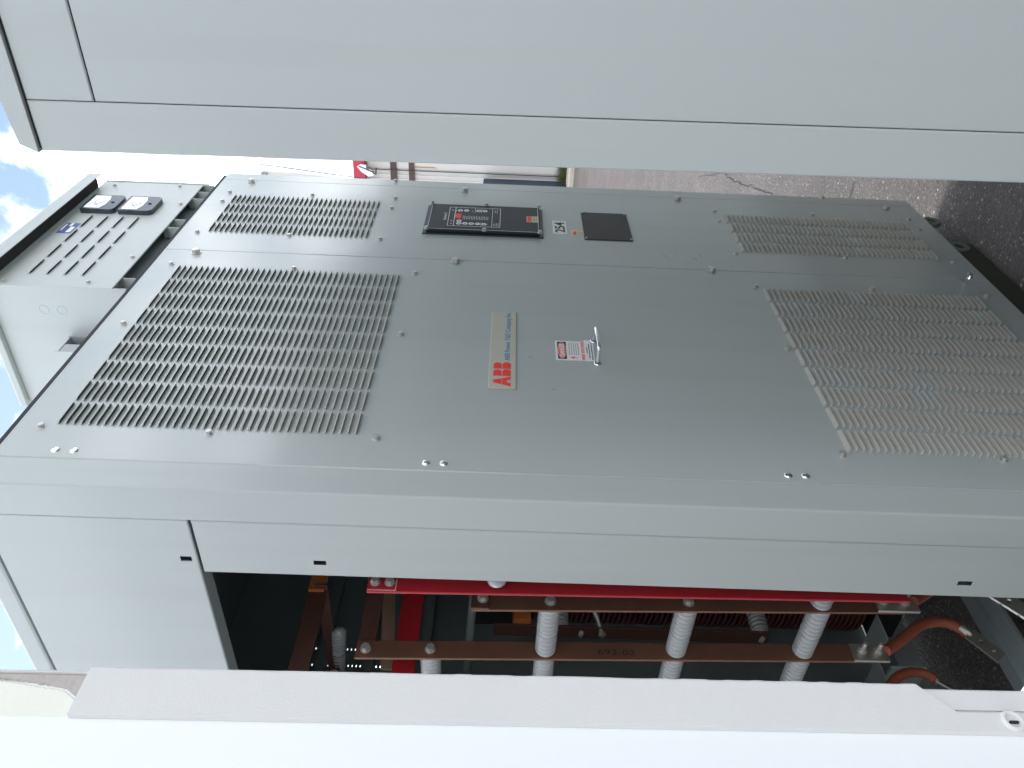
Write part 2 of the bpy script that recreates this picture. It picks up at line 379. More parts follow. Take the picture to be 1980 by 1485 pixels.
# pressed return line on the right door
MB().box(SS-.0004, SS+.0004, FY-.0004, FY+.0004, ZB+.002, ZT-.002).build('stiffener_line', 'paint2', door_R)
lou_big = louver_mb(.0640); lou_sml = louver_mb(.0552)
slots = []
for d_, bks, proto_mb in ((door_L, banks_L, lou_big), (door_R, banks_R, lou_sml)):
    for bk in bks:
        for c in range(bk['n']):
            for r_ in range(bk['rows']):
                slots.append((bk['xL']+c*bk['p'], bk['zt']-r_*bk['pz']-.0088, d_, proto_mb))
slots.sort(key=lambda s_: (s_[0]+.98)**2+.89+(s_[1]-1.4)**2)
protos = {}
rest = MB()
k = 0
vis = [s_ for s_ in slots if True]
for (x, z, d_, pm) in vis:
    inframe = z > .15+.35*max(0, (.7-x)/.7) or True
    if k < 300 and x < .70 and (z > 1.4 or z > .42):
        key = (id(pm))
        if key not in protos:
            o = pm.build('louver', 'louver', d_); protos[key] = o
        else:
            o = protos[key].copy(); COL.objects.link(o); o.parent = d_
        o.location = (x, FY, z); k += 1
    else:
        rest.add([(v[0]+x, v[1]+FY, v[2]+z) for v in pm.v], pm.f, True)
rest.recalc = False
tag(rest.build('louver_bank', 'louver', T), kind='stuff')

# front corner post, side jamb and header, added rear side panel
cp = MB(); r = .0045
prof = [(0.0665, FY), (r, FY)] + [(r-r*math.sin(a*PI/12), r-r*math.cos(a*PI/12)) for a in range(1, 7)] + [(0, .0735)]
vs = []; fs = []
for (px, py) in prof: vs += [(px, py, ZB), (px, py, ZT)]
for i in range(len(prof)-1): fs.append((2*i, 2*i+1, 2*i+3, 2*i+2))
cp.add(vs, fs); cp.add([(.0665,FY,ZB),(.0665,FY,ZT),(.0665,.004,ZT),(.0665,.004,ZB)], [(0,1,2,3)]); cp.add([(0,.0735,ZB),(0,.0735,ZT),(.012,.0735,ZT),(.012,.0735,ZB)], [(0,1,2,3)])
post = cp.build('corner_post', 'paint2', T)
for p_ in post.data.polygons: p_.use_smooth = False
jamb = plate('side_jamb', 'paint2', T, (0,0,0), -Y, Z, -X, -.2095, -.0762, ZB, 1.9415, [(-.180, -.168, 1.712, 1.735), (-.178, -.166, .512, .540), (-.178,-.166,.22,.245)], t=.0016, ch=.0022)
head = plate('side_header', 'paint2', T, (0.001,0,0), -Y, Z, -X, -DEP, -.0762, 1.9475, 2.3100, [(-.182, -.169, 1.958, 1.979)], t=.002, ch=.002)
hd = MB(); hd.box(.003, .040, .0770, DEP, 1.9480, 1.9500); hd.box(.038, .040, .0770, DEP, 1.950, 1.965); hd.build('header_lip', 'inner', head)
plate('side_panel', 'paint2', T, (0,0,0), -Y, Z, -X, -DEP, -.80, ZB, 1.9415, t=.0016, ch=.0022)  # unseen panel, added to close the rear bay and darken the inside
jb = MB(); jb.box(.0018, .035, .2078, .2094, ZB, 1.94); jb.build('jamb_return', 'inner', jamb)
# the inner backing that keeps the seams dark, roof, rear wall, right wall
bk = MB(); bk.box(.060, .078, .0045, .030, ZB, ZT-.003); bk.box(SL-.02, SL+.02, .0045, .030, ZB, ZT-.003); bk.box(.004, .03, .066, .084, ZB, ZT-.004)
bk.build('dark_seam_backing', 'dark', T)
rf = MB(); rf.box(.002, XR-.002, .05, DEP+.02, 2.3150, 2.357, .006); rf.build('roof', 'paint2', T)
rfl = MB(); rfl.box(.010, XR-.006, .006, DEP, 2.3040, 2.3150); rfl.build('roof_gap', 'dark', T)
rfe = MB(); rfe.box(.070, XR-.003, .0035, .0050, 2.2950, 2.3035); rfe.build('roof_lip', 'louver', T)
rw = plate('rear_wall', 'galv', T, (0,DEP,0), X, Z, -Y, 0, XR, ZB, ZT, [(x_, x_+.008, z_, z_+.0030) for x_ in (.500, .560, .622) for z_ in [1.68+.0130*q for q in range(24)]], t=.002)
rt = MB(); rt.box(XR-.004, XR-.002, .006, DEP, ZB, ZT-.002); rt.box(XR-.04,XR-.006,.3,.34,ZB,ZT-.01); rt.box(XR-.03,XR-.006,.62,.66,ZB,ZT-.01); rt.build('right_wall', 'galv', T)
cl = MB(); cl.box(.004, XR-.006, .01, DEP-.004, 2.28, 2.29); cl.build('inner_roof', 'galv', T)
# horizontal stiffeners seen high inside
st = MB()
for z_ in (1.93, 1.78, 1.60): st.box(.05, XR-.05, 1.255, 1.29, z_, z_+.03)
st.build('rear_stiffener', 'galv', T)

# bolts, rivets
for x_, z_ in ((.889,2.213),(.894,1.533),(.900,.853)): bolt(T, x_, FY-.001, z_, .0105, .0080)
for x_, z_ in ((1.393,2.208),(1.390,1.537),(1.391,.862),(1.385,.197)): bolt(T, x_, FY-.001, z_, .0098, .0075)
for x_, z_ in ((1.449,1.763),(1.306,1.746),(1.229,1.747),(1.013,1.75),(1.302,2.25),(1.230,2.25),(1.013,2.252),(1.306,1.999),(1.013,2.0),(1.452,.38),
               (1.304,.763),(1.229,.765),(1.011,.763),(1.306,.458),(1.011,.456),(1.304,.157),(1.228,.156),(1.011,.152)):
    bolt(door_R, x_, FY, z_, .0058, .0050)
for x_ in (.153, .523, .819):
    for z_ in (2.253, 1.632, .754, .150): bolt(door_L, x_, FY, z_, .0062, .0052)
for x_, z_ in ((.151,1.943),(.819,1.941),(.155,.444),(.829,.447)): bolt(door_L, x_, FY, z_, .0062, .0052)
dome = MB().lathe((0,0,0), (0,-1,0), [(0, .0080), (.0012, .0077), (.0026, .0062), (.0036, .0036), (.0040, 0)], 16)
d0 = dome.build('rivet', 'chrome', T); d0.location = (.0895, FY, 2.197)
for z_ in (2.164, 1.533, 1.501, .874, .842): copy(d0, (.0895, FY, z_))
# the latch bolt hanging out at the foot of the doors
lt = MB(); a_, b_ = Vector((.8860,.001,.1750)), Vector((.8590,-.0400,.1900))
lt.tube([a_, b_], .0034, 10); dd = (b_-a_).normalized(); lt.lathe(b_-dd*.010, dd, [(0,.003),(0,.0095),(.0018,.0095),(.0018,.0072),(.0085,.0072),(.0095,.005),(.0095,0)], 12, False)
lt.build('latch_bolt', 'chrome', T)

# ---- badge
bd = MB(); bd.box(.3255, .6390, FY-.0030, FY-.0002, 1.3715, 1.4290, .0012); badge = bd.build('name_badge', 'beige', door_L)
ab = MB(); y0 = FY-.0030
def P2(poly, b=ab, t=.0006, yy=y0): b.prism(poly, (0, yy, 0), X, Z, -Y, t)
def cut(poly_fn): pass
zb_, zt_ = 1.3825, 1.4195; zm = (zb_+zt_)/2; hg = .0007
# A: two halves, split by thin horizontal and vertical gaps, as letterforms
xa = .3330; wa = .0345; xm = xa+wa/2; tp = .0085
def lerp(a, b, t): return a+(b-a)*t
for sgn in (-1, 1):
    ft = xm+sgn*wa/2; tt = xm+sgn*tp/2; ins = xm+sgn*hg*.6
    f2 = (zm-hg-zb_)/(zt_-zb_); f3 = (zm+hg-zb_)/(zt_-zb_)
    foot_in = xm+sgn*(wa/2-.0105)
    P2([(ft, zb_), (lerp(ft, tt, f2), zm-hg), (ins, zm-hg), (ins, zb_+.0080), (xm+sgn*.0040, zb_+.0080), (foot_in, zb_)])
    P2([(lerp(ft, tt, f3), zm+hg), (tt, zt_), (ins, zt_), (ins, zm+hg)])
def Bletter(x0, w_):
    xm_ = x0+w_*.5
    P2([(x0, zb_), (xm_-hg*.6, zb_), (xm_-hg*.6, zm-hg), (x0, zm-hg)]); P2([(x0, zm+hg), (xm_-hg*.6, zm+hg), (xm_-hg*.6, zt_), (x0, zt_)])
    for (z0, z1, ww) in ((zb_, zm-hg, w_), (zm+hg, zt_, w_*.93)):
        r_ = (z1-z0)/2; cx_ = x0+ww-r_; arc = [(cx_+r_*math.cos(a*PI/16), (z0+z1)/2+r_*math.sin(a*PI/16)) for a in range(-8, 9)]
        P2([(xm_+hg*.6, z0)]+arc+[(xm_+hg*.6, z1)])
Bletter(.3700, .0245); Bletter(.3968, .0245)
ab.build('logo_lettering', 'redink', badge)
tx = MB(); put_text(tx, 'ABB Power T&D Company Inc.', .0170, (.4290, FY-.0031, 1.3850), width=.2060); tx.build('company_lettering', 'blueink', badge)

# ---- danger label and the small one below it
dl = MB(); dl.box(.4430, .5215, FY-.0007, FY-.0001, 1.2175, 1.2840); dang = dl.build('danger_label', 'white', door_L)
b = MB(); b.box(.4475, .5170, FY-.0010, FY-.0006, 1.2600, 1.2795); b.build('danger_panel', 'blackink', dang)
def ell(cx, cz, rx, rz, n=32): return [(cx+rx*math.cos(2*PI*i/n), cz+rz*math.sin(2*PI*i/n)) for i in range(n)]
b = MB(); b.prism(ell(.48225,1.26975,.0325,.0092), (0,FY-.0010,0), X, Z, -Y, .0003); b.build('danger_oval_rim', 'white', dang)
b = MB(); b.prism(ell(.48225,1.26975,.0315,.0084), (0,FY-.0013,0), X, Z, -Y, .0003); b.build('danger_oval', 'redink', dang)
b = MB(); put_text(b, 'DANGER', .0150, (.4560,FY-.0018,1.2645), width=.0525, bold=.0004); b.build('danger_lettering', 'white', dang)
b = MB(); put_text(b, 'HIGH VOLTAGE', .0098, (.4450,FY-.0010,1.2200), width=.0745, bold=.0001); b.build('voltage_lettering', 'redink', dang)
b = MB(); b.prism([(.4490,1.2440),(.4535,1.2545),(.4530,1.2480),(.4575,1.2500),(.4520,1.2330),(.4528,1.2430)], (0,FY-.0008,0), X, Z, -Y, .0003); b.build('flash_symbol', 'redink', dang)
def fine_print(b, x0, x1, zs, hh, yy, wd=(.003,.007)):
    for z_ in zs:
        xx = x0+random.uniform(0, .003); xe = x1-random.uniform(0, .006)
        while xx < xe:
            w_ = random.uniform(*wd); b.box(xx, min(xx+w_, xe), yy-.0003, yy, z_, z_+hh*random.uniform(.75, 1)); xx += w_+.0012
b = MB(); fine_print(b, .4620, .5160, (1.2525,1.2475,1.2425,1.2375,1.2325), .0016, FY-.0007); b.build('fine_print', 'greyink', dang)
dl2 = MB(); dl2.box(.4420, .5270, FY-.0012, FY-.0006, 1.1985, 1.2185); d2 = dl2.build('notice_label', 'white', door_L)
b = MB(); fine_print(b, .4700, .4990, (1.2130,), .0022, FY-.0012); fine_print(b, .4520, .5140, (1.2080,), .0024, FY-.0012); fine_print(b, .4450, .5250, (1.2020,), .0024, FY-.0012); b.build('fine_print', 'blackink', d2)
# ---- pull handle
hp = [(.5250,FY,1.1960),(.5235,-.012,1.1960),(.5210,-.0340,1.1960),(.5195,-.0385,1.1960),(.5160,-.0410,1.1960),(.5100,-.0420,1.1960),(.4480,-.0420,1.1950),(.4420,-.0410,1.1950),(.4385,-.0380,1.1948),(.4370,-.0330,1.1946),(.4350,-.010,1.1944),(.4345,FY,1.1944)]
h_ = MB(); h_.tube(hp, .0039, 14)
for p_ in (hp[0], hp[-1]): h_.lathe((p_[0], FY, p_[2]), (0,-1,0), [(0,.0085),(.002,.0085),(.003,.006)], 14)
h_.build('pull_handle', 'chrome', door_L)

# ---- relay panel on the right door
rp = MB(); rp.box(1.0600, 1.2615, -.0035, -.0002, 1.2960, 1.6390, .001); relay = rp.build('relay_panel', 'black', door_R)
b = MB(); b.box(1.0685, 1.2530, -.0130, -.0036, 1.3060, 1.6290, .002); b.build('relay_cover', 'slate', relay)
b = MB()
def ringframe(b, x0, x1, z0, z1, t, yy, d=.0004):
    b.box(x0, x1, yy-d, yy, z1-t, z1); b.box(x0, x1, yy-d, yy, z0, z0+t); b.box(x0, x0+t, yy-d, yy, z0+t, z1-t); b.box(x1-t, x1, yy-d, yy, z0+t, z1-t)
yf = -.0131
ringframe(b, 1.0720, 1.2495, 1.3100, 1.6250, .0014, yf)
ringframe(b, 1.0945, 1.2290, 1.4200, 1.5715, .0018, yf)
b.box(1.0957, 1.2278, yf-.0004, yf, 1.5525, 1.5545); b.box(1.0957, 1.2278, yf-.0004, yf, 1.4435, 1.4450)
b.box(1.1900, 1.2278, yf-.0004, yf, 1.4950, 1.4962); b.box(1.1900, 1.2278, yf-.0004, yf, 1.4765, 1.4777); b.box(1.0957, 1.1250, yf-.0004, yf, 1.4750, 1.4762)
b.build('panel_outline', 'lineink', relay)
rings = [(1.204,1.539),(1.205,1.521),(1.206,1.485),(1.206,1.467),(1.130,1.539),(1.112,1.539),(1.113,1.521),(1.113,1.503),(1.113,1.485),(1.112,1.467)]
ring0 = MB().lathe((0,0,0), (0,-1,0), [(0,.0036),(.0012,.0036),(.0012,.0074),(0,.0074)], 20, False).build('jack_ring', 'white', relay)
ring0.location = (rings[0][0], yf, rings[0][1])
for x_, z_ in rings[1:]: copy(ring0, (x_, yf, z_))
b = MB(); b.box(1.1450, 1.1790, yf-.0020, yf, 1.5340, 1.5515, .001); b.build('red_display', 'redink', relay)
b = MB(); fine_print(b, 1.1410, 1.1700, [1.528-.0048*i for i in range(16)], .0018, yf, (.002,.006))
fine_print(b, 1.1010, 1.1250, [1.439-.0045*i for i in range(4)], .0016, yf); fine_print(b, 1.1950, 1.2200, (1.4360,1.4300), .0018, yf)
fine_print(b, 1.1960, 1.2120, (1.5500,1.5030), .0016, yf); fine_print(b, 1.1060, 1.1200, (1.5290,1.5110,1.4935,1.4570), .0013, yf)
for x_ in (1.206, 1.130, 1.112): b.prism([(x_-.003,1.5590),(x_+.003,1.5590),(x_,1.5650)], (0,yf,0), X, Z, -Y, .0004)
b.build('panel_print', 'lineink', relay)
b = MB(); put_text(b, 'Series 2', .0125, (1.1350, yf, 1.5770), width=.0500); b.build('series_lettering', 'white', relay)
b = MB(); b.box(1.1400, 1.1815, yf-.0006, yf, 1.3095, 1.3440); ml = b.build('warning_tag', 'cream', relay)
b = MB(); b.box(1.1425, 1.1790, yf-.0010, yf-.0005, 1.3290, 1.3420); b.build('warning_band', 'redink', ml)
b = MB(); fine_print(b, 1.1440, 1.1780, (1.3235,1.3190,1.3145), .0018, yf-.0006); b.build('fine_print', 'greyink', ml)
for x_ in (1.0690, 1.2525):
    for z_ in (1.6270, 1.4640, 1.3070): bolt(relay, x_, -.0135, z_, .0060, .0050)

# ---- number sticker, small tag, black plate
b = MB(); b.box(1.0960, 1.1860, -.0009, -.0001, 1.2270, 1.2680); ns = b.build('number_sticker', 'white', door_R)
b = MB(); put_text(b, '254', .0400, (1.1060, -.0013, 1.2335), width=.0690, bold=.0006); b.build('number_lettering', 'blackink', ns)
b = MB(); b.box(1.0840, 1.1260, -.0008, -.0001, 1.1805, 1.2150); ct = b.build('property_tag', 'cream', door_R)
b = MB(); b.prism([(1.0920,1.2010),(1.1160,1.2010),(1.1160,1.2085),(1.1040,1.2105),(1.0920,1.2085)], (0,-.0008,0), X, Z, -Y, .0004); b.build('tag_print', 'redink', ct)
b = MB(); fine_print(b, 1.0900, 1.1200, (1.1950,1.1900,1.1850), .0016, -.0008); b.build('fine_print', 'greyink', ct)
b = MB(); b.box(1.0640, 1.2535, -.0032, -.0001, 1.0420, 1.1795, .001); bp_ = b.build('black_plate', 'plate', door_R)
for x_ in (1.0690, 1.2480):
    for z_ in (1.0470, 1.1745): bolt(bp_, x_, -.0033, z_, .0028, .0018)

# scuffs on the doors
for x_, z_, w_, h_, a_ in ((.965,.955,.030,.0016,.5),(.990,.925,.018,.0012,.9),(.960,.880,.022,.0014,.4),(.985,.862,.012,.0018,.2),(1.03,1.03,.014,.001,.1),(.500,1.482,.010,.0009,1.3),(.450,1.335,.009,.0018,1.5),(.330,1.29,.007,.0014,1.2),(.93,.79,.010,.0016,.3)):
    d_ = door_R if x_ > SL else door_L; cs_, sn_ = math.cos(a_), math.sin(a_); n_ = 6
    up_ = [(t/n_*w_, h_*random.uniform(.3,1)) for t in range(n_+1)]; lo_ = [(t/n_*w_, -h_*random.uniform(.2,.8)) for t in range(n_, -1, -1)]
    b = MB(); b.prism([(x_+p[0]*cs_-p[1]*sn_, z_+p[0]*sn_+p[1]*cs_) for p in up_+lo_], (0,-.00005,0), X, Z, -Y, .00015); b.build('scuff_mark', 'scuff', d_)

# ---- skid, lifting lugs, base beams
b = MB(); b.box(.02, 1.19, .020, .105, .006, .075, .004); b.build('skid', 'olive', T)
def lug(x_, z_, n=14):
    b = MB(); ro, ri = .030, .015
    for s_ in range(n):
        a0, a1 = 2*PI*s_/n, 2*PI*(s_+1)/n
        pts = [(x_+rr*math.cos(a), z_+rr*math.sin(a)) for a, rr in ((a0, ri), (a0, ro), (a1, ro), (a1, ri))]
        b.prism(pts, (0,.030,0), X, Z, -Y, .014)
    b.box(x_-.03, x_+.03, .018, .028, z_+.018, z_+.05); return b.build('lifting_lug', 'lug', T)
lug(1.160, .058); lug(1.345, .062, 6)
b = MB(); b.box(.004, XR-.01, .640, .757, .088, .100, .002); b.box(.004, XR-.01, .690, .6925, .100, .118); b.build('base_beam', 'inner', T)
b = MB(); b.box(.004, XR-.01, 1.17, 1.28, .03, .11, .003); b.build('rear_beam', 'inner', T)

# ---- live parts
def ribbed(org, axis, length, r=.0240, pitch=.0132, mid=True):
    b = MB(); pr = [(0, 0), (0, r*.9)]; a = .0; n = max(3, int(length/pitch)); p = length/n
    for i in range(n):
        if mid and i == n//2: pr += [(a, r*.93), (a+p*.2, r*1.0), (a+p*.9, r*1.0), (a+p, r*.88)]
        else: pr += [(a+p*.04, r*.76), (a+p*.28, r*.975), (a+p*.52, r), (a+p*.78, r*.965), (a+p*.96, r*.76)]
        a += p
    pr += [(length, r*.88), (length, 0)]
    b.lathe(org, axis, pr, 22); return b
def shear(o, zr, k):
    for v in o.data.vertices: v.co.x += (zr-v.co.z)*k
    o.data.update(); return o
def busbar(name, m_, x0, x1, y0, y1, z0, z1): return MB().box(x0, x1, y0, y1, z0, z1, .0016).build(name, m_, T)
XA = lambda z: .1175+(1.423-z)*.031
XB = lambda z: .1150+(1.686-z)*.0278
AY, BY = .410, .585
busA = shear(busbar('busbar', 'copper', .0945, .1405, AY, AY+.0065, .508, 1.4480), 1.423, .031)
busA2 = busbar('busbar', 'copperdark', .0940, .1412, AY-.0064, AY-.0002, 1.410, 1.4490)
busB = shear(busbar('busbar', 'copper', .0915, .1385, BY, BY+.0065, .495, 1.7080), 1.686, .0278)
b = MB()
def px2(z): return z
put_text(b, '692-03', .0200, (.1195, BY-.0003, 1.158), u=(0,0,-1), v=(1,0,0), w=(0,-1,0), width=.0830, extr=.0002, bold=-.0001)
b.build('marker_lettering', 'blackink', busB)
for z_ in (1.279, .979, .684): ribbed((XA(z_)+.002, AY+.0070, z_), (XB(z_)-XA(z_),BY-AY,0), BY-AY-.0075).build('insulator', 'porcelain', T)
ribbed((XA(.690), .262, .690), (0,1,0), AY-.262-.001).build('insulator', 'porcelain', T)
for z_ in (1.540, 1.279, .979, .684): ribbed((XB(z_), BY+.0070, z_), (0,1,0), .19).build('insulator', 'porcelain', T)
b = MB().lathe((.034,.245,1.397), (0,-1,0), [(-.010,.010),(0,.019),(.010,.020),(.018,.017),(.018,0)], 20); b.build('insulator', 'porcelain', T)
for x_, y_, z_ in ((XA(1.279),AY-.001,1.279),(XA(.979),AY-.001,.979),(.1195,AY-.0068,1.424),(XB(1.54),BY-.001,1.540),(XB(1.686),BY-.001,1.686)): bolt(T, x_, y_, z_, .0105, .0080)
# lugs and cables
def cable(pts, r, flat, name='power_cable'):
    P = [Vector(p) for p in pts]; Q = []
    for i in range(len(P)-1):
        p0, p1, p2, p3 = P[max(i-1,0)], P[i], P[i+1], P[min(i+2,len(P)-1)]
        for j in range(6):
            t = j/6; Q.append(.5*((2*p1)+(p2-p0)*t+(2*p0-5*p1+4*p2-p3)*t*t+(3*p1-p0-3*p2+p3)*t**3))
    Q.append(P[-1]); b = MB(); b.tube(Q, [r*(1+.05*math.sin(i*2.1)) for i in range(len(Q))], 14); o = b.build(name, 'cable', T)
    return o
def strap(a, b_, w, t, nrm, parent, holes=2, name='cable_lug'):
    """flat tinned lug from a to b_ with round holes (dark) and a rolled barrel end"""
    a, b_, nrm = Vector(a), Vector(b_), Vector(nrm).normalized(); d = (b_-a); Ln = d.length; d.normalize(); s_ = d.cross(nrm).normalized(); nrm = s_.cross(d)
    m_ = MB(); n = 12; nh = holes; hc = [Ln*(.35+.42*i) for i in range(nh)]; hr = w*.17
    # plate built as strips around each hole
    xs = [0]+sum([[c-hr*1.6, c+hr*1.6] for c in hc], [])+[Ln]
    for i in range(0, len(xs)-1):
        x0, x1 = xs[i], xs[i+1]
        if i % 2 == 0:
            m_.prism([(x0,-w/2),(x1,-w/2),(x1,w/2),(x0,w/2)], a, d, s_, nrm, t)
        else:
            c = (x0+x1)/2
            for q in range(n*2):
                a0, a1 = 2*PI*q/(n*2), 2*PI*(q+1)/(n*2)
                def edge(an):
                    cx, sy = math.cos(an), math.sin(an); kx = (x1-x0)/2/abs(cx) if abs(cx) > 1e-6 else 1e9; ky = (w/2)/abs(sy) if abs(sy) > 1e-6 else 1e9
                    kk = min(kx, ky); return (c+cx*kk, sy*kk)
                m_.prism([(c+hr*math.cos(a0), hr*math.sin(a0)), edge(a0), edge(a1), (c+hr*math.cos(a1), hr*math.sin(a1))], a, d, s_, nrm, t)
    m_.tube([a-d*.022+nrm*t*.5, a-d*.004+nrm*t*.5, a+d*.006+nrm*t*.5], [w*.34, w*.36, w*.22], 14)
    return m_.build(name, 'tin', parent)
cB = cable([(.146,BY-.008,.492),(.160,.590,.478),(.193,.600,.431),(.245,.605,.359),(.258,.605,.303),(.244,.602,.271),(.219,.600,.252)], .0128, 0)
strap((.219,.600,.252), (.150,.598,.208), .034, .006, (.25,-1,.35), cB)
b = MB(); b.box(.120,.166,BY-.0075,BY-.0005,.488,.570,.0015); b.build('cable_lug', 'tin', cB)
for z_ in (.545,.508):
    b = MB(); b.lathe((.1465,BY-.0078,z_),(0,-1,0),[(0,.0115),(.003,.0115),(.003,.009),(.010,.009),(.010,.0052),(.024,.0052),(.026,.004),(.026,0)],12,False); b.build('stud', 'steel', T)
cA = cable([(.148,AY-.008,.485),(.165,AY,.462),(.195,AY+.01,.420),(.24,AY,.35)], .0120, 0)
b = MB(); b.box(.120,.168,AY-.0080,AY-.0005,.478,.570,.0015); b.build('cable_lug', 'tin', cA)
for z_ in (.552,.506):
    b = MB(); b.lathe((.1450,AY-.0082,z_),(0,-1,0),[(0,.0115),(.003,.0115),(.003,.009),(.010,.009),(.010,.0052),(.024,.0052),(.026,.004),(.026,0)],12,False); b.build('stud', 'steel', T)
cC = cable([(.190,.80,.405),(.211,.80,.382),(.237,.80,.352),(.250,.80,.315),(.247,.80,.276),(.228,.80,.258)], .0125, 0)
strap((.228,.80,.258), (.195,.80,.215), .020, .005, (.6,-1,.1), cC, 1)
lug_free = strap((.115,.33,.352), (.045,.325,.300), .034, .006, (.25,-1,.35), T)
# red glass-polyester supports
rr = MB(); rr.box(.030,.0365,.250,.300,.600,1.645,.0012); rr.box(.0365,.0720,.2500,.2560,.600,1.645,.0012); rr.box(.0720,.0785,.250,.300,.600,1.645,.0012)
rail = MB(); rail.box(-.0005+.012, .0465, .262, .268, .585, 1.646, .0015); rail.box(.0405,.0465,.268,.300,.585,1.646,.0015); railo = shear(rail.build('red_support_rail', 'red', T), 1.645, .0172)
b = MB(); b.box(.014,.0425,.2608,.2616,1.590,1.5925); b.box(.0140,.0160,.2608,.2616,1.5925,1.645); b.build('painted_outline', 'redpale', railo)
for z_ in (1.632,1.604): bolt(railo, .034, .2615, z_, .0085, .0070)
busbar('red_crossbar', 'red', .131, .42, .700, .712, 1.582, 1.637)
# copper links above
b = MB(); b.box(.1010, .310, BY+.0070, BY+.0130, 1.668, 1.7085, .0015); b.build('copper_link', 'copperdark', T)
b = MB(); b.add([(.20,.78,1.641),(.20,.78,1.676),(.50,.80,1.712),(.50,.80,1.679),(.20,.787,1.641),(.20,.787,1.676),(.50,.807,1.712),(.50,.807,1.679)], [(0,1,2,3),(7,6,5,4),(0,3,7,4),(1,5,6,2),(0,4,5,1),(3,2,6,7)]); lk = b.build('copper_link', 'copperpale', T)
b = MB(); b.box(.05, .315, .620, .628, 1.812, 1.858, .0015); b.build('copper_link', 'copperdark', T)
b = MB(); b.box(.305, .311, .600, 1.0, 1.812, 1.842, .0015); b.build('copper_link', 'copperdark', T)
b = MB(); b.box(.300, .352, .612, .632, 1.822, 1.860, .002); b.build('orange_block', 'orange', T)
ribbed((.312,.78,1.800), (.02,.25,.03), .20, r=.020).build('insulator', 'porcelain', T)
bolt(T, .302, .95, 1.826, .010, .008, face='-X')
# third bar, standoffs on it and the winding behind
BX = .450
b3 = MB(); b3.box(BX, BX+.0065, .918, .968, .60, 1.396, .0016); b3.build('busbar', 'copperdark', T)
for y_, z_ in ((.932,1.205),(.925,.625)): ribbed((BX+.0070, y_, z_), (1,0,0), .10, r=.026).build('insulator', 'porcelain', T)
for z_ in (1.147,1.085,.622): bolt(T, BX-.001, .942, z_, .0105, .008, face='-X')
b = MB(); b.box(BX+.0065,BX+.060,.90,.94,1.29,1.34,.002); b.build('orange_block', 'orange', T)
b = MB(); b.tube([(BX-.002,.94,1.085),(BX+.02,.90,1.10),(BX+.10,.84,1.145)], [.007,.008,.009], 10); b.build('braided_lead', 'tin', T)
def coil(cx_, cy_):
    pr = []; z_ = .24
    while z_ < 1.30:
        pr += [(z_, .165), (z_, .185), (z_+.0095, .185), (z_+.0095, .165)]; z_ += .0165
    b = MB(); b.lathe((cx_, cy_, 0), (0,0,1), pr, 48, False); return b.build('winding', 'coil', T)
for cx_ in (.78, 1.20): coil(cx_, 1.02)
for z0, z1 in ((1.34,1.47),(.14,.22)): MB().box(.58,1.40,.95,1.09,z0,z1,.004).build('core_clamp', 'dark', T)
b = MB(); b.tube([(.40,.74,1.455),(.40,1.28,1.48)], .0115, 12); b.build('conduit', 'galv', T)
# little brackets near the floor
b = MB()
b.box(.40,.48,.86,.99,.295,.300); b.box(.28,.40,.95,1.10,.296,.301); b.box(.33,.34,.90,1.1,.20,.30); b.build('foot_bracket', 'paint2', T)

# ------------------------------------------------------------------ METER BOX on the roof
Bx = thing('meter_box', 'grey control box with two square meters and short louvers on the cabinet roof', 'control box', (0,0,0))
mx0, mx1, my0, my1 = .752, 1.452, .040, .402
lou4 = [(.813,.078),(.908,.078),(1.004,.080),(1.102,.078)]; zr4 = (2.622,2.577,2.532,2.487)
fp = plate('front_panel', 'paint2', Bx, (0,my0,0), X, Z, -Y, mx0+.001, mx1, 2.386, 2.702, [(x_+.004, x_+w_-.004, z_-.001, z_+.0045) for x_, w_ in lou4 for z_ in zr4], t=.002, ch=.0015)
ls = louver_mb(.078, .0085, .0058)
l0 = None
for x_, w_ in lou4:
    for z_ in zr4:
        if l0 is None: l0 = ls.build('louver', 'louver', fp); q = l0
        else: q = l0.copy(); COL.objects.link(q); q.parent = fp
        q.location = (x_, my0, z_-.002)
b = MB(); b.box(mx0-.0005, mx0+.0015, my0+.001, my1, 2.352, 2.702, .0006); sp_ = b.build('side_panel', 'paint2', Bx)
b = MB(); b.box(mx1-.001, mx1+.001, my0+.001, my1, 2.352, 2.702); b.box(mx0+.002, mx1-.001, my1-.002, my1, 2.352, 2.702); b.build('back_panel', 'paint2', Bx)
b = MB(); b.box(mx0+.01, mx1-.01, my0+.012, my0+.014, 2.45, 2.70); b.build('slot_blackout', 'dark', Bx)  # added dark sheet, stops brightness showing through the louver slots
b = MB(); b.box(mx0+.010, mx1-.010, my0+.040, my0+.046, 2.352, 2.45); b.build('inner_base_rail', 'inner', Bx)
b = MB(); b.box(mx0+.003, mx1-.003, my0+.004, my0+.040, 2.440, 2.444); b.build('inner_shelf', 'inner', Bx)
for x_ in (mx0+.006, 1.130, 1.345):
    b = MB(); b.box(x_, x_+.002, my0+.003, my0+.036, 2.352, 2.398); b.box(x_+.002, x_+.056, my0+.034, my0+.036, 2.352, 2.396); b.box(x_+.056, x_+.058, my0+.003, my0+.036, 2.352, 2.398)
    b.box(x_, x_+.058, my0+.003, my0+.036, 2.398, 2.400); b.build('foot_channel', 'paint2', Bx)
yb = .185; b = MB(); b.box(mx0-.075, mx0-.073, yb, yb+.050, 2.352, 2.535); b.box(mx0-.073, mx0-.040, yb, yb+.002, 2.352, 2.524); b.build('foot_channel', 'paint2', Bx)
